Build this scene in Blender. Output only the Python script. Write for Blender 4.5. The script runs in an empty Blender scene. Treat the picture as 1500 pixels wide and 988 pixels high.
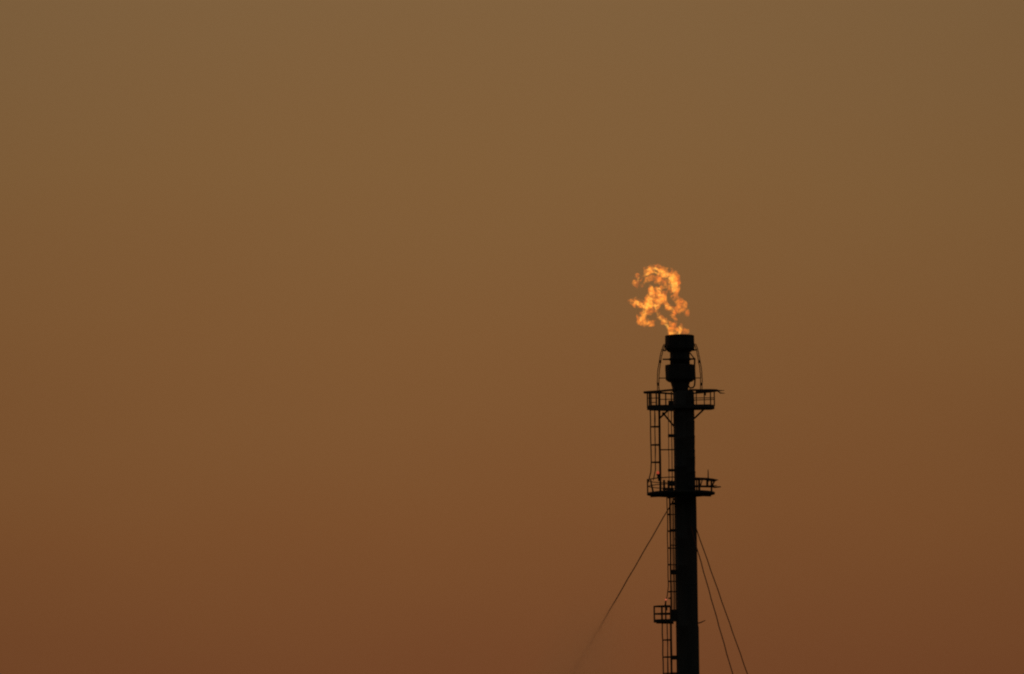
import bpy, bmesh, math, random
from mathutils import Vector, Matrix
R = math.radians
rng = random.Random(7)
scn = bpy.context.scene
COL = scn.collection

# ------------------------------------------------------------------ camera
# a long lens 600 m from the stack, pitched up 6 degrees
F_PX, PITCH, ROLL = 14400.0, R(6.0), 0.0124
CAM = Vector((0.0, -600.0, 1.7))
cam_d = bpy.data.cameras.new('camera')
cam = bpy.data.objects.new('camera', cam_d)
COL.objects.link(cam)
cam_d.sensor_fit = 'HORIZONTAL'
cam_d.angle = 2 * math.atan(750.0 / F_PX)
cam_d.clip_start, cam_d.clip_end = 1.0, 90000.0
BASIS = Matrix.Rotation(R(90) + PITCH, 3, 'X') @ Matrix.Rotation(-ROLL, 3, 'Z')
cam.matrix_world = Matrix.Translation(CAM) @ BASIS.to_4x4()
scn.camera = cam


def P(px, py, d=0.0):
    """The point on the upright plane d metres behind the stack's plane that photograph point (px, py) shows."""
    v = BASIS @ Vector((px - 750.0, 494.0 - py, -F_PX))
    return CAM + v * ((600.0 + d) / v.y)


S = 600.0 / math.cos(PITCH) / F_PX          # metres per photograph pixel at the stack


# ------------------------------------------------------------------ helpers
def obj(name, bm, mat, parent=None, smooth=False):
    me = bpy.data.meshes.new(name)
    bm.normal_update()
    bm.to_mesh(me)
    bm.free()
    if smooth:
        for p in me.polygons:
            p.use_smooth = True
    me.materials.append(mat)
    o = bpy.data.objects.new(name, me)
    COL.objects.link(o)
    if parent is not None:
        o.parent = parent
        o.matrix_parent_inverse = parent.matrix_world.inverted()
    return o


def thing(name, loc, label, cat, group=None):
    o = bpy.data.objects.new(name, None)
    o.empty_display_size = 0.5
    COL.objects.link(o)
    o.location = loc
    bpy.context.view_layer.update()
    tag(o, label, cat, group)
    return o


def tag(o, label, cat, group=None, kind=None):
    o['label'] = label
    o['category'] = cat
    if group:
        o['group'] = group
    if kind:
        o['kind'] = kind


def tube(bm, pts, r, n=8):
    """A round bar along pts; r is one radius or one per point."""
    pts = [Vector(p) for p in pts]
    rs = r if isinstance(r, (list, tuple)) else [r] * len(pts)
    rs = [q * 1.22 if q < 1.6 * S else q for q in rs]      # galvanised bar with its paint and scale
    rings, up = [], None
    for i, p in enumerate(pts):
        t = (pts[min(i + 1, len(pts) - 1)] - pts[max(i - 1, 0)]).normalized()
        if up is None:
            up = t.orthogonal().normalized()
        up = (up - t * up.dot(t)).normalized()
        w = t.cross(up)
        rings.append([bm.verts.new(p + (up * math.cos(a) + w * math.sin(a)) * rs[i])
                      for a in (2 * math.pi * k / n for k in range(n))])
    for a, b in zip(rings, rings[1:]):
        for k in range(n):
            bm.faces.new((a[k], a[(k + 1) % n], b[(k + 1) % n], b[k]))
    bm.faces.new(rings[0][::-1])
    bm.faces.new(rings[-1])
    return bm


def T(pts, r, n=8):
    return tube(bmesh.new(), pts, r, n)


def beam(bm, a, b, w, h):
    """A flat bar from a to b: w across (depth), h the other way."""
    a, b = Vector(a), Vector(b)
    t = (b - a).normalized()
    ref = Vector((0, 1, 0)) if abs(t.y) < 0.9 else Vector((1, 0, 0))
    u = (ref - t * ref.dot(t)).normalized()
    v = t.cross(u)
    q = [[bm.verts.new(p + u * (sx * w / 2) + v * (sy * h / 2)) for sx, sy in ((-1, -1), (1, -1), (1, 1), (-1, 1))]
         for p in (a, b)]
    for k in range(4):
        bm.faces.new((q[0][k], q[0][(k + 1) % 4], q[1][(k + 1) % 4], q[1][k]))
    bm.faces.new(q[0][::-1])
    bm.faces.new(q[1])
    return bm


def lathe(bm, cx, cy, prof, n=40):
    """A turned solid about the upright axis through (cx, cy): prof = (radius, z), bottom to top or any order."""
    rings = [[bm.verts.new((cx + r * math.cos(2 * math.pi * k / n), cy + r * math.sin(2 * math.pi * k / n), z))
              for k in range(n)] for r, z in prof]
    for a, b in zip(rings, rings[1:]):
        for k in range(n):
            bm.faces.new((a[k], a[(k + 1) % n], b[(k + 1) % n], b[k]))
    bm.faces.new(rings[0][::-1])
    bm.faces.new(rings[-1])
    bmesh.ops.recalc_face_normals(bm, faces=bm.faces)
    return bm


def slab(bm, outline, z0, z1):
    """An upright prism over a plan outline of (x, y)."""
    lo = [bm.verts.new((x, y, z0)) for x, y in outline]
    hi = [bm.verts.new((x, y, z1)) for x, y in outline]
    n = len(lo)
    for k in range(n):
        bm.faces.new((lo[k], lo[(k + 1) % n], hi[(k + 1) % n], hi[k]))
    bm.faces.new(lo[::-1])
    bm.faces.new(hi)
    bmesh.ops.recalc_face_normals(bm, faces=bm.faces)
    return bm


# ------------------------------------------------------------------ materials
def lin(c):
    return tuple(((v / 255) / 12.92 if v / 255 <= 0.04045 else ((v / 255 + 0.055) / 1.055) ** 2.4) for v in c) + (1.0,)


def steel(name, a, b, rough=0.85, scale=2.0, metal=0.0):
    m = bpy.data.materials.new(name)
    m.use_nodes = True
    nt = m.node_tree
    bs = nt.nodes['Principled BSDF']
    tc = nt.nodes.new('ShaderNodeTexCoord')
    n1 = nt.nodes.new('ShaderNodeTexNoise')
    n1.inputs['Scale'].default_value = scale
    n1.inputs['Detail'].default_value = 6
    n1.inputs['Roughness'].default_value = 0.65
    mp = nt.nodes.new('ShaderNodeMapping')
    mp.inputs['Scale'].default_value = (1, 1, 0.25)            # streaks that run down the steel
    rp = nt.nodes.new('ShaderNodeValToRGB')
    rp.color_ramp.elements[0].position = 0.38
    rp.color_ramp.elements[0].color = (*a, 1)
    rp.color_ramp.elements[1].position = 0.68
    rp.color_ramp.elements[1].color = (*b, 1)
    nt.links.new(tc.outputs['Object'], mp.inputs['Vector'])
    nt.links.new(mp.outputs['Vector'], n1.inputs['Vector'])
    nt.links.new(n1.outputs['Fac'], rp.inputs['Fac'])
    nt.links.new(rp.outputs['Color'], bs.inputs['Base Color'])
    bs.inputs['Roughness'].default_value = rough
    bs.inputs['Specular IOR Level'].default_value = 0.12
    bs.inputs['Metallic'].default_value = metal
    bp = nt.nodes.new('ShaderNodeBump')
    bp.inputs['Strength'].default_value = 0.25
    bp.inputs['Distance'].default_value = 0.01
    nt.links.new(n1.outputs['Fac'], bp.inputs['Height'])
    nt.links.new(bp.outputs['Normal'], bs.inputs['Normal'])
    return m


M_SOOT = steel('sooty_steel', (0.022, 0.021, 0.020), (0.045, 0.036, 0.030), 0.95)
M_STACK = steel('dark_painted_steel', (0.034, 0.033, 0.032), (0.060, 0.048, 0.040), 0.9, 1.2)
M_RUST = steel('rusty_steel', (0.050, 0.034, 0.026), (0.085, 0.045, 0.028), 0.95, 3.0)
M_WIRE = steel('rusted_wire', (0.085, 0.034, 0.020), (0.14, 0.055, 0.030), 0.9, 5.0)
M_CONC = steel('concrete', (0.22, 0.21, 0.20), (0.34, 0.32, 0.30), 0.95, 1.5)


def glow_mat(name, col, strength):
    m = bpy.data.materials.new(name)
    m.use_nodes = True
    nt = m.node_tree
    bs = nt.nodes['Principled BSDF']
    bs.inputs['Base Color'].default_value = (0.35, 0.02, 0.015, 1)
    bs.inputs['Roughness'].default_value = 0.3
    bs.inputs['Emission Color'].default_value = (*col, 1)
    nz = nt.nodes.new('ShaderNodeTexNoise')
    nz.inputs['Scale'].default_value = 9
    mr = nt.nodes.new('ShaderNodeMapRange')
    mr.inputs['To Min'].default_value = strength * 0.7
    mr.inputs['To Max'].default_value = strength * 1.3
    nt.links.new(nz.outputs['Fac'], mr.inputs['Value'])
    nt.links.new(mr.outputs['Result'], bs.inputs['Emission Strength'])
    return m


def flame_mat(name, cold, hot, strength, scale, lo, hi, absorb=0.0):
    """Burning gas: an emitting volume torn into wisps by turbulence."""
    m = bpy.data.materials.new(name)
    m.use_nodes = True
    nt = m.node_tree
    nt.nodes.clear()
    out = nt.nodes.new('ShaderNodeOutputMaterial')
    tc = nt.nodes.new('ShaderNodeTexCoord')
    n1 = nt.nodes.new('ShaderNodeTexNoise')
    n1.inputs['Scale'].default_value = scale
    n1.inputs['Detail'].default_value = 1.6
    n1.inputs['Roughness'].default_value = 0.5
    n1.inputs['Distortion'].default_value = 1.0
    nt.links.new(tc.outputs['Object'], n1.inputs['Vector'])
    mr = nt.nodes.new('ShaderNodeMapRange')
    mr.interpolation_type = 'SMOOTHSTEP'
    mr.inputs['From Min'].default_value = lo
    mr.inputs['From Max'].default_value = hi
    nt.links.new(n1.outputs['Fac'], mr.inputs['Value'])
    n2 = nt.nodes.new('ShaderNodeTexNoise')
    n2.inputs['Scale'].default_value = scale * 0.7
    n2.inputs['Detail'].default_value = 2
    nt.links.new(tc.outputs['Object'], n2.inputs['Vector'])
    rp = nt.nodes.new('ShaderNodeValToRGB')
    rp.color_ramp.elements[0].position = 0.36
    rp.color_ramp.elements[0].color = (*cold, 1)
    rp.color_ramp.elements[1].position = 0.62
    rp.color_ramp.elements[1].color = (*hot, 1)
    nt.links.new(n2.outputs['Fac'], rp.inputs['Fac'])
    em = nt.nodes.new('ShaderNodeEmission')
    mul = nt.nodes.new('ShaderNodeMath')
    mul.operation = 'MULTIPLY'
    mul.inputs[1].default_value = strength
    nt.links.new(mr.outputs['Result'], mul.inputs[0])
    nt.links.new(rp.outputs['Color'], em.inputs['Color'])
    nt.links.new(mul.outputs[0], em.inputs['Strength'])
    if absorb:
        ab = nt.nodes.new('ShaderNodeVolumeAbsorption')
        ab.inputs['Color'].default_value = (0.35, 0.3, 0.3, 1)
        mu2 = nt.nodes.new('ShaderNodeMath')
        mu2.operation = 'MULTIPLY'
        mu2.inputs[1].default_value = absorb
        nt.links.new(mr.outputs['Result'], mu2.inputs[0])
        nt.links.new(mu2.outputs[0], ab.inputs['Density'])
        ad = nt.nodes.new('ShaderNodeAddShader')
        nt.links.new(em.outputs[0], ad.inputs[0])
        nt.links.new(ab.outputs[0], ad.inputs[1])
        nt.links.new(ad.outputs[0], out.inputs['Volume'])
    else:
        nt.links.new(em.outputs[0], out.inputs['Volume'])
    return m


# ------------------------------------------------------------------ ground
def ground_mat():
    m = bpy.data.materials.new('dry_soil')
    m.use_nodes = True
    nt = m.node_tree
    bs = nt.nodes['Principled BSDF']
    tc = nt.nodes.new('ShaderNodeTexCoord')
    n1 = nt.nodes.new('ShaderNodeTexNoise')
    n1.inputs['Scale'].default_value = 0.05
    n1.inputs['Detail'].default_value = 12
    rp = nt.nodes.new('ShaderNodeValToRGB')
    rp.color_ramp.elements[0].color = (0.10, 0.08, 0.055, 1)
    rp.color_ramp.elements[1].color = (0.20, 0.155, 0.10, 1)
    nt.links.new(tc.outputs['Object'], n1.inputs['Vector'])
    nt.links.new(n1.outputs['Fac'], rp.inputs['Fac'])
    nt.links.new(rp.outputs['Color'], bs.inputs['Base Color'])
    bs.inputs['Roughness'].default_value = 0.95
    return m


bm = bmesh.new()
c = bm.verts.new((0, 0, 0))
rings = [[bm.verts.new((rr * math.cos(2 * math.pi * k / 64), rr * math.sin(2 * math.pi * k / 64), 0)) for k in range(64)]
         for rr in (100, 1000, 8000, 40000)]
for k in range(64):
    bm.faces.new((c, rings[0][k], rings[0][(k + 1) % 64]))
for a, b in zip(rings, rings[1:]):
    for k in range(64):
        bm.faces.new((a[k], b[k], b[(k + 1) % 64], a[(k + 1) % 64]))
g = obj('ground', bm, ground_mat())
g['kind'] = 'structure'
g['label'] = 'flat dry open ground stretching to the horizon'

# ------------------------------------------------------------------ flare stack
AX = P(1000.0, 660.0).x                     # upright axis of the riser
stack = thing('flare_stack', (AX, 0, 0),
              'tall black gas flare stack with round platforms and caged ladders, burning at its tip', 'flare stack')


def Z(py, px=1000.0, d=0.0):
    return P(px, py, d).z


def wob(pts, amp):
    """Old pipework is never quite straight."""
    return [Vector(p) + Vector((rng.uniform(-amp, amp), rng.uniform(-amp, amp), 0)) for p in pts]


def up(px, ref, y0, y1, d, r, n=8, steps=1, amp=0.0):
    """An upright bar through (px, ref) from height y0 to height y1 (photograph rows)."""
    p = P(px, ref, d)
    z0, z1 = P(px, y0, d).z, P(px, y1, d).z
    pts = [(p.x, p.y, z0 + (z1 - z0) * k / steps) for k in range(steps + 1)]
    if amp:
        pts = wob(pts, amp)
    return T(pts, r, n)


# foundation and riser, with weld rings and a step where the plate gets thicker
obj('foundation', slab(bmesh.new(), [(AX + 2.6 * math.cos(R(22.5 + 45 * k)), 2.6 * math.sin(R(22.5 + 45 * k))) for k in range(8)], -0.3, 0.45),
    M_CONC, stack)
r0 = 13.0 * S
prof = [(r0 * 1.10, 0.45), (r0 * 1.10, Z(1100)), (r0 * 1.04, Z(1095))]
for y in (1060, 1000, 918, 830, 790):
    prof += [(r0 * 1.035, Z(y + 1.5)), (r0 * 1.055, Z(y + 1.0)), (r0 * 1.055, Z(y - 1.0)), (r0 * 1.035, Z(y - 1.5))]
prof += [(r0 * 1.03, Z(728)), (r0, Z(726))]
for y in (684, 643, 610):
    prof += [(r0, Z(y + 1.5)), (r0 * 1.02, Z(y + 1.0)), (r0 * 1.02, Z(y - 1.0)), (r0, Z(y - 1.5))]
prof += [(r0, Z(573))]
obj('riser', lathe(bmesh.new(), AX, 0.0, prof), M_STACK, stack, True)

# the second pipe strapped to the riser's side
px = P(1009.6, 660.0).x
r1 = 8.4 * S
prof = [(r1 * 1.22, 0.45), (r1 * 1.22, Z(921)), (r1 * 1.12, Z(915)), (r1 * 1.12, Z(745)), (r1 * 1.10, Z(729)), (r1, Z(726))]
y = 722.0
while y > 590:                               # dented cladding sheets, one above the other
    k = rng.uniform(-.035, .05)
    prof += [(r1 * (1 + k), Z(y)), (r1 * (1 + k * .6), Z(y - 7.0)), (r1 * (1.03 + k), Z(y - 7.6)), (r1 * (1.03 + k), Z(y - 8.6))]
    y -= 10.5
prof += [(r1 * 0.97, Z(584)), (r1 * 0.97, Z(575)), (r1 * 0.5, Z(572.5))]
obj('steam_pipe', lathe(bmesh.new(), px, -0.18, prof), M_STACK, stack, True)

# burner: cone, seal drum, neck and the flared head, round its own axis
tx = P(996.0, 530.0).x
z = lambda y: Z(y, 996.0)
cone = [(12.0 * S, z(574)), (11.6 * S, z(570)), (14.2 * S, z(560.5))]
obj('reducer_cone', lathe(bmesh.new(), tx, 0, cone), M_SOOT, stack, True)
drum = [(14.2 * S, z(560.4)), (18.0 * S, z(559.2)), (21.2 * S, z(556.5)), (21.8 * S, z(536.2)), (21.2 * S, z(535.2)), (14.1 * S, z(534.9))]
obj('seal_drum', lathe(bmesh.new(), P(996.2, 548).x, 0, drum), M_SOOT, stack)
obj('neck', lathe(bmesh.new(), tx, 0, [(14.6 * S, z(534.8)), (14.4 * S, z(528.4)), (16.0 * S, z(528.0)), (16.0 * S, z(525.2)), (14.4 * S, z(524.8)), (14.6 * S, z(516.0))]), M_SOOT, stack, True)
hz = [(13.9 * S, z(516.1)), (17.0 * S, z(515.6)), (21.6 * S, z(511.5)), (21.3 * S, z(492.5)), (20.8 * S, z(492.0)),
      (20.2 * S, z(492.2)), (19.6 * S, z(503.0)), (6.0 * S, z(505.0))]
obj('burner_head', lathe(bmesh.new(), P(995.6, 502).x, 0, hz), M_SOOT, stack)

# brackets and small pipework round the neck
obj('bracket_arm', beam(bmesh.new(), P(970.6, 526.8), P(983, 526.6), 0.10, 2.0 * S), M_SOOT, stack)
obj('bracket_arm', beam(bmesh.new(), P(1008.5, 526.6), P(1018.8, 526.0), 0.10, 2.2 * S), M_SOOT, stack)
obj('bracket_arm', beam(bmesh.new(), P(970.2, 513.0), P(975.5, 514.2), 0.10, 2.0 * S), M_SOOT, stack)
obj('bracket_arm', beam(bmesh.new(), P(1014.5, 513.6), P(1021, 512.4), 0.10, 2.0 * S), M_SOOT, stack)
obj('strut', T([P(1010.5, 517.0), P(1017.3, 526.0)], 0.7 * S), M_SOOT, stack)
obj('drain_pipe', T(wob([P(1017.6, 525.5, -.1), P(1017.4, 540, -.1), P(1018.0, 556, -.1), P(1017.4, 565, -.1), P(1015.5, 568.0, -.1), P(1010.5, 568.6, -.1), P(1009.0, 565.5, -.1)], 0.006), 0.95 * S), M_SOOT, stack)


def bend(pts, n=5):
    """Catmull-Rom through pts."""
    q = [pts[0]] + list(pts) + [pts[-1]]
    out = []
    for i in range(1, len(q) - 2):
        for k in range(n):
            t = k / n
            out.append(tuple(0.5 * (2 * b + (c2 - a) * t + (2 * a - 5 * b + 4 * c2 - e) * t * t + (3 * b - a - 3 * c2 + e) * t ** 3)
                             for a, b, c2, e in zip(q[i - 1], q[i], q[i + 1], q[i + 2])))
    out.append(tuple(pts[-1]))
    return out


for a in range(0, 360, 30):                        # lifting lugs and clips left on the drum and the head
    for ax_, rad, y0, y1 in ((996.2, 21.6, 539 + rng.uniform(-2, 2), 544 + rng.uniform(-2, 2)), (995.6, 21.2, 507 + rng.uniform(-2, 1), 512)):
        q = Vector((P(ax_, 530).x + rad * S * math.cos(R(a + 8)), rad * S * math.sin(R(a + 8)), 0))
        obj('lug', beam(bmesh.new(), q + Vector((0, 0, z(y1))), q + Vector((0, 0, z(y0))), .05, 1.3 * S), M_SOOT, stack)

# pilot gas pipes: a pair bowing out on either side of the burner
LP = [(973.5, 504.5), (971.0, 511), (968.6, 520), (966.4, 532), (964.6, 545), (964.0, 558), (964.4, 574)]
RP = [(1018.0, 504), (1020.6, 511), (1022.8, 521), (1025.0, 533), (1026.8, 545), (1027.4, 558), (1026.8, 573)]
for side, path in ((-1, LP), (1, RP)):
    for off, d in ((-1.15, -0.12), (1.15, 0.10)):
        pts = [P(x + off * (0.35 if k == 0 else 1), y, d) for k, (x, y) in enumerate(bend(path))]
        obj('pilot_pipe', T(wob(pts, 0.010), 0.52 * S, 8), M_RUST, stack, True)
    for k in ((530, 0.0), (563, 0.0)):
        x = [p for p in bend(path, 12) if abs(p[1] - k[0]) < 2][0][0]
        obj('pipe_clamp', T([P(x, k[0] - 2.0), P(x, k[0] + 2.0)], 1.75 * S), M_RUST, stack)
obj('tie_rod', T([P(966.0, 554.2), P(975.5, 554.2)], 0.55 * S), M_RUST, stack)
obj('tie_rod', T([P(1016.5, 554.0), P(1027.0, 554.0)], 0.55 * S), M_RUST, stack)


# ------------------------------------------------------------------ platforms
def deck(name, outline, ytop, ybot, mat=M_STACK):
    zt, zb = Z(ytop, 997), Z(ybot, 997)
    return obj(name, slab(bmesh.new(), outline, zb, zt), mat, stack)


# -- upper platform: long and narrow, deep edge beams
ux = P(997.2, 597).x
hw, hd = 49.3 * S, 0.80
out_up = [(-hw, -0.34), (-hw + 0.34, -hd), (hw - 0.34, -hd), (hw, -0.34), (hw, 0.34), (hw - 0.2, hd), (-hw + 0.5, hd), (-hw, 0.34)]
up_p = deck('service_platform', [(ux + a, b) for a, b in out_up], 594.8, 599.6)
up_p['label'] = 'long narrow upper platform with deep edge beams'
bar = lambda a, b, r=0.6, n=6: T([a, b], r * S, n)
up_parts = []
A = lambda nm, b, m=M_RUST, par=up_p: obj(nm, b, m, par)
A('edge_beam', beam(bmesh.new(), P(951.5, 598.6, -.86), P(986, 599.6, -.86), 0.10, 6.4 * S), M_STACK)
A('edge_beam', beam(bmesh.new(), P(1017, 599.4, -.55), P(1040.5, 598.6, -.55), 0.10, 3.0 * S), M_STACK)
for x, w, y0, y1, d in ((948.4, 0.85, 575.0, 598.5, -.30), (951.6, 1.2, 574.5, 594, .32), (954.0, .7, 575, 594, -.7),
                        (961.4, .95, 574.5, 594.5, -.74), (965.9, 1.7, 573.5, 597, .0), (975.2, .85, 575.5, 594.5, -.74), (983.5, .8, 574, 594, .7),
                        (1020.0, .6, 574, 594, .7), (1031.7, .62, 574.5, 594.5, -.74), (1040.8, .75, 573.5, 594.5, -.74), (1046.4, .72, 574.0, 595, -.3)):
    A('post', up(x, 585, y1, y0, d, w * S, 6))
A('top_rail', tube(bmesh.new(), [P(943.2, 575.0, -.3), P(950, 574.4, -.5), P(962, 573.6, -.74), P(975, 572.4, -.74), P(988, 571.2, -.74)], 1.25 * S, 6))
A('top_rail', tube(bmesh.new(), [P(944.0, 575.8, .3), P(955, 575.6, .6), P(970, 576.0, .74), P(988, 577.4, .74)], 1.1 * S, 6))
A('top_rail', tube(bmesh.new(), [P(1009, 571.6, -.74), P(1025, 571.8, -.74), P(1040, 571.6, -.74), P(1050.5, 572.0, -.4)], 1.25 * S, 6))
A('top_rail', tube(bmesh.new(), [P(1013, 576.6, .74), P(1027, 575.6, .74), P(1040, 574.4, .74), P(1049, 573.2, .3)], 0.95 * S, 6))
A('cable_tray', beam(bmesh.new(), P(1019, 574.0, 0), P(1048, 572.8, 0), 0.14, 1.6 * S))
A('bent_rail_end', T([P(1049, 572.4, -.3), P(1052.5, 573.6, -.3), P(1055.0, 576.0, -.3), P(1061.5, 576.4, -.35)], [1.0 * S, 0.9 * S, 0.75 * S, 0.35 * S], 6))
A('bent_rail_end', T([P(1049, 572.0, -.3), P(1054.5, 572.6, -.2), P(1061.0, 572.2, -.15)], [1.0 * S, 0.7 * S, 0.25 * S], 6))
for a, b, y0, y1, d in ((948.4, 966, 583.6, 583.4, -.6), (951.5, 962, 590.0, 589.8, .5), (966, 987, 585.4, 585.2, -.74),
                        (1017, 1046.3, 583.3, 583.0, -.74), (1017, 1046, 586.4, 585.4, .7)):
    A('mid_rail', bar(P(a, y0, d), P(b, y1, d), .5))
bmx = bmesh.new()
beam(bmx, P(979.0, 590.4, -.55), P(986.0, 590.4, -.55), 0.25, 6.0 * S)
bmesh.ops.bevel(bmx, geom=bmx.edges[:], offset=0.015, segments=2, affect='EDGES')
A('junction_box', bmx, M_STACK)
A('clamp', T([P(1033.0, 575.0, -.7), P(1033.0, 579.6, -.7)], 1.1 * S, 6))
A('strut', bar(P(1016.8, 613.4), P(1031.0, 600.0), 1.15))
A('strut', bar(P(988.5, 626.2), P(970.6, 604.6), 1.15))
A('strut', bar(P(966.0, 613.2, -.1), P(978.0, 602.0, -.1), 1.15))
A('gusset', beam(bmesh.new(), P(969.8, 606.0), P(974.2, 606.0), 0.06, 3.2 * S))

# -- lower platform: a round deck with a thin rim
lx, lr = P(997.4, 722).x, 49.8 * S
circ = lambda cx, cy, r, a0, a1, n: [(cx + r * math.cos(R(a0 + (a1 - a0) * k / n)), cy + r * math.sin(R(a0 + (a1 - a0) * k / n))) for k in range(n + 1)]
lo_p = deck('service_platform', circ(lx, 0, lr, 0, 360 - 360 / 56, 55), 722.2, 724.6)
lo_p['label'] = 'round lower platform with damaged railing'
B = lambda nm, b, m=M_RUST: obj(nm, b, m, lo_p)
bmx = bmesh.new()
for k in range(8):
    a = R(22.5 + 45 * k)
    zz = Z(725.6, 997)
    beam(bmx, (AX + 0.4 * math.cos(a), 0.4 * math.sin(a), zz), (lx + lr * 0.96 * math.cos(a), lr * 0.96 * math.sin(a), zz), 0.06, 0.09)
B('deck_joist', bmx, M_STACK)


def rail_arc(a0, a1, y, r, sag=0.0, n=14):
    zz = Z(y, 997)
    return T([(lx + lr * 0.97 * math.cos(R(a0 + (a1 - a0) * k / n)), lr * 0.97 * math.sin(R(a0 + (a1 - a0) * k / n)),
               zz - sag * math.sin(math.pi * k / n)) for k in range(n + 1)], r * S, 6)


B('top_rail', rail_arc(182, 262, 703.2, .62))
B('top_rail', rail_arc(95, 178, 702.2, .5, .06))
B('mid_rail', rail_arc(182, 262, 712.8, .55))
B('mid_rail', rail_arc(95, 178, 711.6, .5))
B('post', up(948.6, 712, 722.5, 702, 0, .85 * S, 6))
B('post', T([P(953.2, 703.0, -.5), P(954.2, 710, -.5), P(956.6, 720.5, -.5)], [.8 * S, 1.0 * S, 1.1 * S], 6))
B('post', up(972.8, 712, 721, 703.5, -1.6, 1.7 * S, 6))
B('post', up(979.5, 712, 721, 704, -1.8, 1.5 * S, 6))
B('post', up(984.0, 712, 721, 704, 1.6, .9 * S, 6))
bmx = bmesh.new()
beam(bmx, P(970.5, 716.5, -1.2), P(987, 716.5, -1.2), 0.3, 3.2 * S)
beam(bmx, P(980.0, 708.5, -1.2), P(988, 708.5, -1.2), 0.3, 7.0 * S)
bmesh.ops.bevel(bmx, geom=bmx.edges[:], offset=0.015, segments=2, affect='EDGES')
B('equipment_box', bmx, M_STACK)
B('top_rail', tube(bmesh.new(), [P(1016, 700.8, -1.6), P(1026, 701.2, -1.5), P(1036, 701.6, -1.2), P(1044, 702.6, -.8), P(1052.0, 703.4, -.2)], [1.15 * S, 1.15 * S, 1.15 * S, 1.1 * S, .4 * S], 6))
B('top_rail', tube(bmesh.new(), [P(1016, 703.2, 1.6), P(1030, 702.8, 1.4), P(1041, 703.4, .9), P(1047, 704.0, .2)], .85 * S, 6))
B('mid_rail', tube(bmesh.new(), [P(1016, 712.0, -1.6), P(1030, 712.4, -1.4), P(1040, 712.2, -1.0), P(1050, 711.4, -.3)], [.95 * S, .9 * S, .9 * S, .35 * S], 6))
B('mid_rail', tube(bmesh.new(), [P(1016, 713.2, 1.6), P(1030, 713.4, 1.4), P(1042, 713.6, .6)], .8 * S, 6))
B('bent_rail_end', T([P(1040, 712.6, -.6), P(1047, 714.0, -.4), P(1055.8, 713.4, -.3)], [1.2 * S, 1.05 * S, .7 * S], 6))
for x, w, y0, y1, d in ((1020.6, .9, 701.5, 720, 1.5), (1024.2, 1.5, 701.5, 720.5, -1.5), (1035.4, .9, 702, 713, -1.2), (1036.8, .8, 702, 713, .9),
                        (1042.2, 1.1, 703, 721, -.8)):
    B('post', up(x, 712, y1, y0, d, w * S, 6))
B('brace', bar(P(1029.0, 702.5, -1.4), P(1026.0, 712.5, -1.4), .7))
B('brace', bar(P(1046.6, 705.0, -.5), P(1042.6, 713.0, -.6), 1.0))
bmx = bmesh.new()                                     # sheet hanging from the top rail, bent down at its corner
vv = [P(1033.8, 702.0, -1.0), P(1051.0, 703.9, -.3), P(1046.0, 706.4, -.5), P(1039.5, 704.9, -.9)]
fr = [bmx.verts.new(v) for v in vv]
bk = [bmx.verts.new(v + Vector((0, .02, 0))) for v in vv]
bmx.faces.new(fr)
bmx.faces.new(bk[::-1])
for k in range(4):
    bmx.faces.new((fr[k], bk[k], bk[(k + 1) % 4], fr[(k + 1) % 4]))
bmesh.ops.recalc_face_normals(bmx, faces=bmx.faces)
B('sheet_panel', bmx, M_STACK)

# -- small landing on the ladder side
sx, sr = P(986.5, 908).x, 29.0 * S
sm_p = deck('service_platform', [(a, b * .42) for a, b in circ(sx, 0, sr, 90, 270, 26)], 907.6, 911.6)
sm_p['label'] = 'small half-round landing beside the ladder'
C = lambda nm, b, m=M_RUST: obj(nm, b, m, sm_p)
zz = Z(912.6, 985)
bmx = bmesh.new()
for a in (130, 165, 200, 235):
    beam(bmx, (sx, 0, zz - .03), (sx + sr * .9 * math.cos(R(a)), sr * .38 * math.sin(R(a)), zz + .02), .06, .09)
C('deck_joist', bmx, M_STACK)


def rail_small(y, r):
    zz = Z(y, 960)
    return T([(sx + sr * .97 * math.cos(R(100 + 160 * k / 18)), sr * .41 * math.sin(R(100 + 160 * k / 18)), zz) for k in range(19)], r * S, 6)


C('top_rail', rail_small(888.6, .8))
C('mid_rail', rail_small(899.6, .8))
for x, w, y0, y1, d in ((958.4, .95, 888, 909, 0), (969.6, 1.15, 888, 910, -.4), (975.2, .95, 881.5, 910, -.45), (970.2, .7, 888, 910, .4), (982.0, .8, 888, 910, .45)):
    C('post', up(x, 899, y1, y0, d, w * S, 6))
bmx = bmesh.new()
beam(bmx, P(976.6, 889.6, -.44), P(976.6, 894.6, -.44), .12, 2.2 * S)
bmesh.ops.bevel(bmx, geom=bmx.edges[:], offset=0.01, segments=2, affect='EDGES')
C('switch_box', bmx, M_STACK)
bmx = bmesh.new()
beam(bmx, P(983.6, 902.0, .1), P(991, 902.0, .1), .5, 17.0 * S)
bmesh.ops.bevel(bmx, geom=bmx.edges[:], offset=0.02, segments=2, affect='EDGES')
C('cabinet', bmx, M_STACK)


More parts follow.
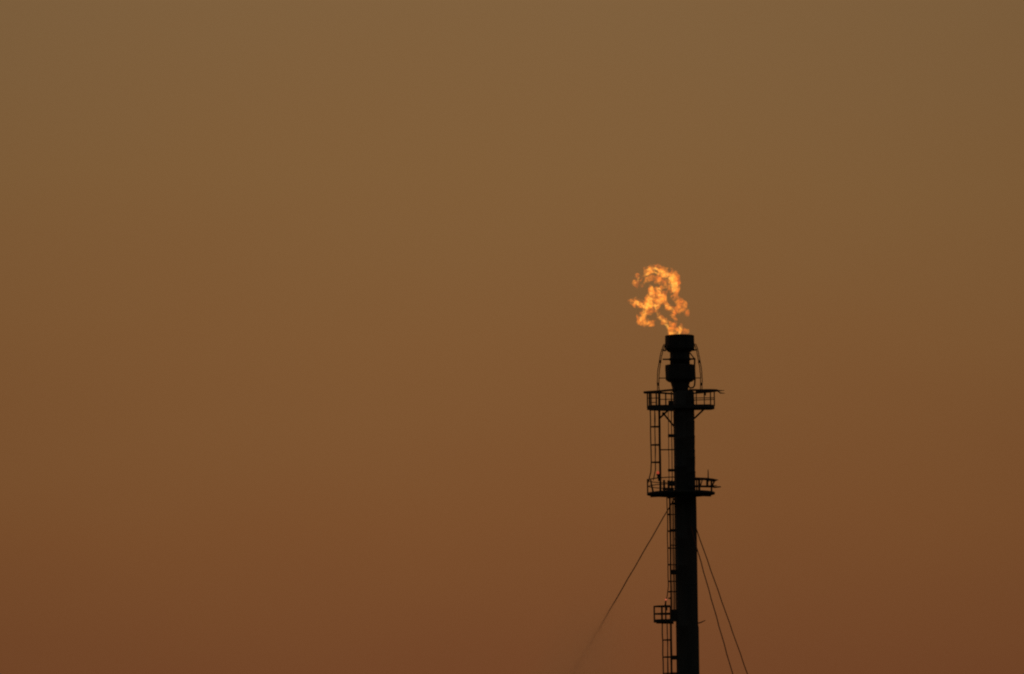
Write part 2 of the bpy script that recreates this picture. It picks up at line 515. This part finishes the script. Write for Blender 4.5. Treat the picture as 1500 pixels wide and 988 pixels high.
# ------------------------------------------------------------------ ladders with cages
def ladder(px, ref, y0, y1, x_out, hoops, bars, rail_r, hw=0.22, spread=0.33, flare=None, label=None, rung_to=None):
    """A ladder whose two rails stand one behind the other in this view, with hoops bulging out to x_out.
    y0 is the lower end, y1 the upper end (photograph rows)."""
    p = P(px, ref)
    xo = P(x_out, ref).x
    zb, zt = P(px, y0).z, P(px, y1).z
    bm = bmesh.new()
    n = max(2, int((zt - zb) / 1.0))
    for d in (-hw, hw):
        tube(bm, wob([(p.x, d, zb + (zt - zb) * k / n) for k in range(n + 1)], .010), rail_r * S, 8)
    k = zb + 0.2
    while k < zt - 0.05:
        tube(bm, [(p.x, -hw, k), (p.x, hw, k)], .012, 6)
        k += 0.30
    L = obj('ladder', bm, M_RUST, stack)
    if label:
        L['label'] = label
    rx = p.x - xo
    arc = [(-math.cos(R(a)) * rx, math.sin(R(a)) * spread) for a in range(-90, 91, 15)]
    for y in hoops:
        zh = P(x_out, y).z
        obj('cage_hoop', T([(p.x + a, b, zh + rng.uniform(-.006, .006)) for a, b in arc], .62 * S, 6), M_RUST, L)
    for ang, r, yb, yt in bars:
        cx, cy = p.x - math.cos(R(ang)) * rx, math.sin(R(ang)) * spread
        z0, z1 = P(x_out, yb).z, P(x_out, yt).z
        m = max(2, int((z1 - z0) / .6))
        pts = [[cx, cy, z0 + (z1 - z0) * q / m] for q in range(m + 1)]
        pts = wob(pts, .018)
        if flare:
            fz, fdx = P(x_out, flare[0]).z, flare[1] * S
            for v in pts:
                if v.z < fz:
                    t = (fz - v.z) / (fz - z0)
                    v.x -= fdx * t ** 1.4 * math.cos(R(ang)) ** .5
                    v.y += .12 * t * math.sin(R(ang))
        obj('cage_bar', T(pts, r * S, 6), M_RUST, L)
    return L


U = ladder(966.6, 660, 723, 575, 953.4, (625.6, 652.2, 677.6), ((4, .72, 707, 600), (-60, .55, 703, 600), (60, .55, 703, 600)), 1.3,
           flare=(690, 4.8), label='caged ladder between the two big platforms')
obj('standoff', bar(P(967, 659.2), P(988, 659.0), .75), M_RUST, U)
Mi = ladder(982.0, 790, 912, 728, 978.0, (754.0, 778.4, 803.2, 827.6, 852.0, 867.2, 876.6), ((2, .62, 888, 727),), 1.0, spread=.3,
            flare=(865, 6.0), label='caged ladder from the landing to the lower platform')
Lo = ladder(983.2, 950, 1500, 911, 970.8, (938, 963, 987, 1012, 1040), ((3, .75, 1060, 913), (-64, .6, 1060, 913), (64, .6, 1060, 913)), 1.15, spread=.34,
            label='caged ladder below the landing')

# conduits between ladder and riser
for xa, ref, y0, y1, d, r in ((979.6, 660, 730, 600, -.1, .42), (984.2, 660, 730, 600, .1, .55), (986.9, 790, 905, 726, -.05, .75), (984.9, 790, 905, 726, .15, .45),
                              (989.2, 790, 1450, 726, -.1, .7)):
    obj('conduit', up(xa, ref, y0, y1, d, r * S, 6, 14, .006), M_RUST, stack)
for xa, xb, y, h in ((978.4, 988, 638.6, 4.6), (978.4, 988, 689.2, 3.8), (984, 990, 738.0, 3.0), (983, 990, 777.4, 4.0), (983, 991, 799, 1.4), (983, 991, 838.4, 7.0), (983, 991, 803.4, 1.2), (983, 991, 827.6, 1.2),
                     (983, 991, 852, 1.3), (984, 992, 867, 1.5), (984, 992, 963.6, 6.0), (985, 992, 986.8, 3.0), (980, 990, 754, 1.2), (984, 990, 728, 2.4)):
    obj('support_bracket', beam(bmesh.new(), P(xa, y), P(xb, y), .14, h * S), M_STACK, stack)
obj('steel_rod', T([P(1021, 913.6), P(1026.5, 912.2), P(1033.5, 908.8)], [.75 * S, .7 * S, .35 * S], 6), M_RUST, stack)

# ------------------------------------------------------------------ antenna and obstruction lamps
an = thing('antenna', P(1037.4, 702, -1.2), 'thin antenna rod standing on the railing of the round lower platform, right of the stack', 'antenna')
obj('mast', T([P(1037.4, 702.5, -1.2), P(1037.3, 694, -1.2), P(1037.2, 688, -1.2)], [.8 * S, .65 * S, .4 * S], 6), M_RUST, an)
obj('base_clamp', T([P(1037.4, 706, -1.2), P(1037.4, 700.6, -1.2)], 1.6 * S, 8), M_STACK, an)

M_LAMP = glow_mat('red_lamp_glass', (1.0, 0.13, 0.06), 0.38)
M_LAMP2 = glow_mat('pink_lamp_glass', (1.0, 0.20, 0.11), 0.6)


def lamp(px, py, d, r, mat, label, base):
    p = P(px, py, d)
    t = thing('warning_lamp', p - Vector((0, 0, r * 2.6)), label, 'warning lamp', 'red warning lamps on the flare stack')
    zc = p.z
    obj('lamp_housing', lathe(bmesh.new(), p.x + base, p.y, [(r * .55, zc - r * 4.2), (r * .55, zc - r * 2.2), (r * 1.0, zc - r * 2.1), (r * 1.0, zc - r * 1.15)], 14), M_STACK, t)
    obj('lamp_glass', lathe(bmesh.new(), p.x, p.y, [(r * .95, zc - r * 1.14), (r, zc - r * .2), (r * .9, zc + r * .35), (r * .6, zc + r * .8), (r * .15, zc + r)], 14), mat, t, True)


lamp(963.6, 692.4, -.25, 2.0 * S, M_LAMP, 'larger red warning lamp glowing beside the ladder above the round lower platform', 0)
lamp(975.5, 878.6, -.45, 1.15 * S, M_LAMP2, 'tiny red warning lamp glowing above the railing of the small landing', 0)
obj('lamp_bracket', beam(bmesh.new(), P(965.2, 696.0, -.24), P(965.6, 705.0, -.24), .08, 3.2 * S), M_STACK, U)


# ------------------------------------------------------------------ guy wires down to their ground anchors
def wire(label, a, b_px, b_py, d_end, r=0.6):
    """From the lug a on the stack, through photograph point b at depth d_end*t, on down to the ground."""
    A0 = Vector(a)
    B0 = P(b_px, b_py, d_end)
    k = A0.z / (A0.z - B0.z)
    end = A0 + (B0 - A0) * k
    n = 90
    pts = []
    for i in range(n + 1):
        t = i / n
        p = A0.lerp(end, t)
        p.z -= 0.25 * 4 * t * (1 - t)                  # a trace of sag
        p += Vector((math.sin(i * 2.1) * .012, 0, 0))
        pts.append(p)
    o = obj('guy_wire', T(pts, r * S, 6), M_WIRE)
    tag(o, label, 'guy wire', 'guy wires bracing the flare stack')
    return o


wire('guy wire running down to the left from under the round platform, fading in the added exhaust haze', P(989, 728.5, 0), 867.0, 936.0, -1.0, .66)
wire('higher of the two guy wires running down to the right, the outer one', P(1014, 758.0, .5), 1096.5, 989.0, 9.6, .6)
wire('lower and steeper of the two guy wires on the right, next to the stack', P(1012, 771.5, -.6), 1074.5, 989.0, -9.0, .62)


# ------------------------------------------------------------------ flame
def fp(X, Y, d=0.0):
    return P(915 + X / 8.59, 380 + Y / 8.59, d)


STROKES = [  # (depth, [(x, y, radius)...]) in the units of an enlarged tracing
    ('hot', .10, [(275, 195, 20), (300, 150, 38), (350, 130, 40), (410, 145, 42), (470, 190, 44), (540, 200, 42), (585, 215, 50), (612, 270, 54), (625, 330, 48), (635, 385, 40), (640, 425, 22)]),
    ('hot', .0, [(335, 350, 24), (345, 420, 38), (335, 490, 44), (290, 560, 46)]),
    ('hot', -.15, [(430, 385, 30), (455, 440, 42), (485, 490, 44), (440, 530, 44), (390, 560, 42)]),
    ('hot', .05, [(120, 550, 24), (160, 545, 30), (205, 575, 30), (265, 600, 36), (330, 585, 34), (380, 565, 30)]),
    ('hot', .0, [(378, 600, 12), (405, 660, 14), (428, 718, 17), (475, 768, 25), (518, 800, 28), (545, 850, 24), (552, 905, 20), (570, 955, 18)]),
    ('hot', -.1, [(530, 590, 24), (575, 625, 28), (600, 655, 26)]),
    ('hot', .1, [(650, 960, 26), (690, 905, 30), (712, 870, 24), (690, 840, 14)]),
    ('hot', .0, [(580, 940, 22), (610, 930, 24), (650, 940, 24)]),
    ('hot', .0, [(265, 620, 34), (245, 690, 30), (210, 745, 30), (230, 795, 30), (285, 800, 26)]),
    ('hot', .1, [(180, 235, 15), (165, 268, 18), (128, 290, 15)]),
    ('dim', .12, [(262, 200, 20), (290, 145, 52), (350, 118, 48), (420, 125, 50), (480, 175, 58), (550, 150, 46), (600, 190, 56), (640, 270, 54), (645, 350, 50), (640, 430, 34), (625, 470, 22)]),
    ('dim', -.10, [(400, 300, 26), (470, 265, 38), (530, 295, 40), (490, 335, 40), (430, 350, 34), (400, 430, 46), (480, 430, 48), (460, 510, 54), (380, 540, 58)]),
    ('dim', .0, [(330, 350, 34), (335, 430, 44), (300, 510, 50), (290, 570, 56)]),
    ('dim', .0, [(64, 532, 20), (98, 542, 40), (150, 545, 52), (210, 565, 50), (280, 590, 58), (350, 590, 58), (400, 590, 40)]),
    ('dim', .1, [(290, 640, 56), (240, 680, 52), (200, 740, 50), (205, 785, 52), (260, 795, 48), (320, 800, 42), (375, 785, 20)]),
    ('dim', .0, [(380, 590, 22), (410, 660, 22), (435, 720, 26), (490, 775, 34), (540, 800, 38), (585, 850, 40), (615, 930, 42)]),
    ('dim', -.1, [(510, 560, 36), (560, 610, 40), (610, 650, 44), (680, 640, 52), (735, 600, 50), (775, 640, 36), (785, 690, 26)]),
    ('dim', -.12, [(240, 215, 18), (290, 255, 30), (340, 235, 30), (390, 230, 34), (440, 250, 36)]),
    ('dim', .08, [(560, 330, 22), (575, 400, 18), (600, 450, 18)]),
    ('dim', .1, [(310, 690, 22), (350, 660, 24), (390, 640, 20)]),
    ('dim', .0, [(560, 690, 12), (610, 715, 14), (650, 770, 14)]),
    ('dim', -.05, [(590, 470, 18), (640, 505, 36), (700, 545, 44), (750, 580, 42)]),
    ('dim', .15, [(150, 200, 16), (185, 240, 34), (165, 270, 36), (122, 290, 26), (140, 322, 22), (185, 336, 20), (232, 325, 20), (250, 285, 16)]),
    ('dim', .0, [(575, 960, 28), (580, 900, 30), (620, 880, 44), (650, 815, 30), (700, 850, 36), (720, 910, 40), (775, 915, 26)]),
]


frng = random.Random(15)


def flame_mesh(kind, grow, voxel, disp):
    bm = bmesh.new()
    for k, d, st in STROKES:
        if k != kind:
            continue
        ph = frng.uniform(0, 6)
        for (x0, y0, r0_), (x1, y1, r1_) in zip(st, st[1:]):
            n = max(2, int(math.hypot(x1 - x0, y1 - y0) / 9))
            for i in range(n + 1):
                t = i / n
                x, y, r = x0 + (x1 - x0) * t, y0 + (y1 - y0) * t, r0_ + (r1_ - r0_) * t
                dd = d + 0.22 * math.sin(x * .017 + y * .013 + ph)
                c0 = fp(x, y, dd)
                bmesh.ops.create_icosphere(bm, subdivisions=1, radius=grow * r / 8.59 * S, matrix=Matrix.Translation(c0))
    me = bpy.data.meshes.new('flame_source')
    bm.to_mesh(me)
    bm.free()
    o = bpy.data.objects.new('flame_source', me)
    COL.objects.link(o)
    rm = o.modifiers.new('remesh', 'REMESH')
    rm.mode = 'VOXEL'
    rm.voxel_size = voxel
    sm = o.modifiers.new('smooth', 'SMOOTH')
    sm.iterations = 3
    for size, st in ((0.30, disp * 1.1), (0.12, disp * .15)):
        tx_ = bpy.data.textures.new('flame_turbulence', 'CLOUDS')
        tx_.noise_scale = size
        tx_.noise_depth = 2
        dm = o.modifiers.new('displace', 'DISPLACE')
        dm.texture = tx_
        dm.strength = st
        dm.mid_level = 0.38
    rm = o.modifiers.new('remesh_again', 'REMESH')          # no face may cut another, or the fire inside breaks up
    rm.mode = 'VOXEL'
    rm.voxel_size = voxel
    sm = o.modifiers.new('smooth_again', 'SMOOTH')
    sm.iterations = 2
    dg = bpy.context.evaluated_depsgraph_get()
    res = bpy.data.meshes.new_from_object(o.evaluated_get(dg))
    bpy.data.objects.remove(o)
    return res


M_DIM = flame_mat('flame_outer', (0.80, 0.12, 0.006), (0.92, 0.25, 0.02), 2.0, 3.0, .39, .64, .5)
M_HOT = flame_mat('flame_core', (0.95, 0.30, 0.015), (1.0, 0.54, 0.09), 2.7, 3.6, .41, .70)
me = flame_mesh('dim', 1.12, .032, .30)
me.materials.clear()
me.materials.append(M_DIM)
fl = bpy.data.objects.new('gas_flame', me)
COL.objects.link(fl)
tag(fl, 'ragged curling orange gas flame burning on top of the black flare stack', 'flame')
me = flame_mesh('hot', 1.06, .03, .11)
me.materials.clear()
me.materials.append(M_HOT)
core = bpy.data.objects.new('flame_core', me)
COL.objects.link(core)
core.parent = fl
core['label'] = 'brighter yellow strands inside the flame'


# ------------------------------------------------------------------ clear hot-exhaust haze, a scattering volume added to blur out the left wire
def haze_mat():
    m = bpy.data.materials.new('thin_exhaust_haze')
    m.use_nodes = True
    nt = m.node_tree
    nt.nodes.clear()
    out = nt.nodes.new('ShaderNodeOutputMaterial')
    sc = nt.nodes.new('ShaderNodeVolumeScatter')
    sc.inputs['Color'].default_value = (1, 1, 1, 1)
    sc.inputs['Anisotropy'].default_value = 0.998
    tc = nt.nodes.new('ShaderNodeTexCoord')
    ln = nt.nodes.new('ShaderNodeVectorMath')
    ln.operation = 'LENGTH'
    nt.links.new(tc.outputs['Object'], ln.inputs[0])
    mr = nt.nodes.new('ShaderNodeMapRange')
    mr.interpolation_type = 'SMOOTHSTEP'
    mr.inputs['From Min'].default_value = 1.0
    mr.inputs['From Max'].default_value = 0.25
    mr.inputs['To Min'].default_value = 0.0
    mr.inputs['To Max'].default_value = 0.75
    nt.links.new(ln.outputs['Value'], mr.inputs['Value'])
    nz = nt.nodes.new('ShaderNodeTexNoise')
    nz.inputs['Scale'].default_value = 2.2
    nz.inputs['Detail'].default_value = 3
    nt.links.new(tc.outputs['Object'], nz.inputs['Vector'])
    m2 = nt.nodes.new('ShaderNodeMapRange')
    m2.inputs['From Min'].default_value = .25
    m2.inputs['From Max'].default_value = .75
    m2.inputs['To Min'].default_value = .5
    m2.inputs['To Max'].default_value = 1.2
    nt.links.new(nz.outputs['Fac'], m2.inputs['Value'])
    mu = nt.nodes.new('ShaderNodeMath')
    mu.operation = 'MULTIPLY'
    nt.links.new(mr.outputs['Result'], mu.inputs[0])
    nt.links.new(m2.outputs['Result'], mu.inputs[1])
    nt.links.new(mu.outputs[0], sc.inputs['Density'])
    nt.links.new(sc.outputs[0], out.inputs['Volume'])
    return m


bm = bmesh.new()
bmesh.ops.create_icosphere(bm, subdivisions=3, radius=1.0)
sk = obj('exhaust_haze', bm, haze_mat())
sk.location = P(846, 986, -45)
sk.scale = (3.6, 4.5, 5.6)
sk.rotation_euler = (0, R(20), 0)
sk['kind'] = 'stuff'
sk['label'] = 'added clear haze of hot exhaust at the lower left of the stack, blurring out the guy wire'

# ------------------------------------------------------------------ sky and sun
SUN_EL, SUN_AZ = R(1.5), R(-48.0)          # just below and left of the picture, behind the stack
w = bpy.data.worlds.new('World')
scn.world = w
w.use_nodes = True
nt = w.node_tree
nt.nodes.clear()
N, Lk = nt.nodes.new, nt.links.new
out = N('ShaderNodeOutputWorld')
tc = N('ShaderNodeTexCoord')
sp = N('ShaderNodeSeparateXYZ')
Lk(tc.outputs['Generated'], sp.inputs[0])


def math_node(op, a, b=None, clamp=False):
    n = N('ShaderNodeMath')
    n.operation = op
    n.use_clamp = clamp
    for i, v in enumerate((a, b)):
        if v is None:
            continue
        if isinstance(v, (int, float)):
            n.inputs[i].default_value = v
        else:
            Lk(v, n.inputs[i])
    return n.outputs[0]


def map_range(v, a, b, c, d, smooth=True):
    n = N('ShaderNodeMapRange')
    n.interpolation_type = 'SMOOTHSTEP' if smooth else 'LINEAR'
    Lk(v, n.inputs['Value'])
    for k, x in zip(('From Min', 'From Max', 'To Min', 'To Max'), (a, b, c, d)):
        n.inputs[k].default_value = x
    return n.outputs['Result']


# dusty dusk air: colour by height above the horizon, gently uneven
nz = N('ShaderNodeTexNoise')
nz.inputs['Scale'].default_value = 18
nz.inputs['Detail'].default_value = 3
mp = N('ShaderNodeMapping')
mp.inputs['Scale'].default_value = (1, 1, 2.2)
Lk(tc.outputs['Generated'], mp.inputs['Vector'])
Lk(mp.outputs['Vector'], nz.inputs['Vector'])
wav = map_range(nz.outputs['Fac'], .3, .7, -.003, .003, False)
hgt = math_node('MULTIPLY', math_node('ADD', sp.outputs['Z'], wav), 5.0, True)
rp = N('ShaderNodeValToRGB')
el = rp.color_ramp.elements
stops = [(0.0, (74, 36, 22)), (0.20, (98, 54, 31)), (0.356, (114, 69.5, 40)), (0.433, (122, 78.5, 44)), (0.523, (127, 87.5, 50.5)),
         (0.606, (128.5, 93.5, 56)), (0.693, (127.5, 96.5, 61.5)), (0.85, (118, 95, 68)), (1.0, (98, 84, 66))]
el[0].position, el[0].color = stops[0][0], lin(stops[0][1])
el[1].position, el[1].color = stops[-1][0], lin(stops[-1][1])
for p, c in stops[1:-1]:
    e = el.new(p)
    e.color = lin(c)
Lk(hgt, rp.inputs['Fac'])
# the glow is strongest round the sunset and dies away to the east
lean = math_node('ADD', math_node('MULTIPLY', sp.outputs['Z'], 0.05), -0.003)      # the afterglow leans a little
dx = math_node('MULTIPLY', math_node('ADD', sp.outputs['X'], lean), 1 / 0.138)
gl = math_node('POWER', math.e, math_node('MULTIPLY', math_node('MULTIPLY', dx, dx), -1.0))
gl = math_node('ADD', math_node('MULTIPLY', gl, 0.65), 0.36)
gl = math_node('MULTIPLY', gl, map_range(sp.outputs['Y'], -.3, .9, .45, 1.0))
bg1 = N('ShaderNodeBackground')
Lk(rp.outputs['Color'], bg1.inputs['Color'])
Lk(gl, bg1.inputs['Strength'])
sky = N('ShaderNodeTexSky')
sky.sky_type = 'NISHITA'
sky.sun_disc = False
sky.sun_elevation = SUN_EL
sky.sun_rotation = SUN_AZ
sky.dust_density = 6.0
sky.air_density = 1.5
bg2 = N('ShaderNodeBackground')
bg2.inputs['Strength'].default_value = 0.24
Lk(sky.outputs['Color'], bg2.inputs['Color'])
mx = N('ShaderNodeMixShader')
Lk(map_range(sp.outputs['Z'], .2, .55, 0, 1), mx.inputs['Fac'])
Lk(bg1.outputs[0], mx.inputs[1])
Lk(bg2.outputs[0], mx.inputs[2])
Lk(mx.outputs[0], out.inputs['Surface'])

sun_d = bpy.data.lights.new('sun', 'SUN')
sun_d.energy = 0.25
sun_d.angle = R(0.6)
sun_d.color = (1.0, 0.5, 0.25)
sun = bpy.data.objects.new('sun', sun_d)
COL.objects.link(sun)
sd = Vector((math.sin(SUN_AZ) * math.cos(SUN_EL), math.cos(SUN_AZ) * math.cos(SUN_EL), math.sin(SUN_EL)))
sun.rotation_euler = sd.to_track_quat('Z', 'Y').to_euler()

# ------------------------------------------------------------------ render settings
scn.render.engine = 'CYCLES'
scn.cycles.volume_bounces = 40
scn.cycles.max_bounces = 44
scn.cycles.volume_step_rate = 0.1
scn.cycles.volume_max_steps = 1024
scn.cycles.filter_width = 2.1
scn.render.dither_intensity = 1.6
scn.view_settings.view_transform = 'Standard'
scn.view_settings.look = 'None'
scn.view_settings.exposure = 0
scn.view_settings.gamma = 1
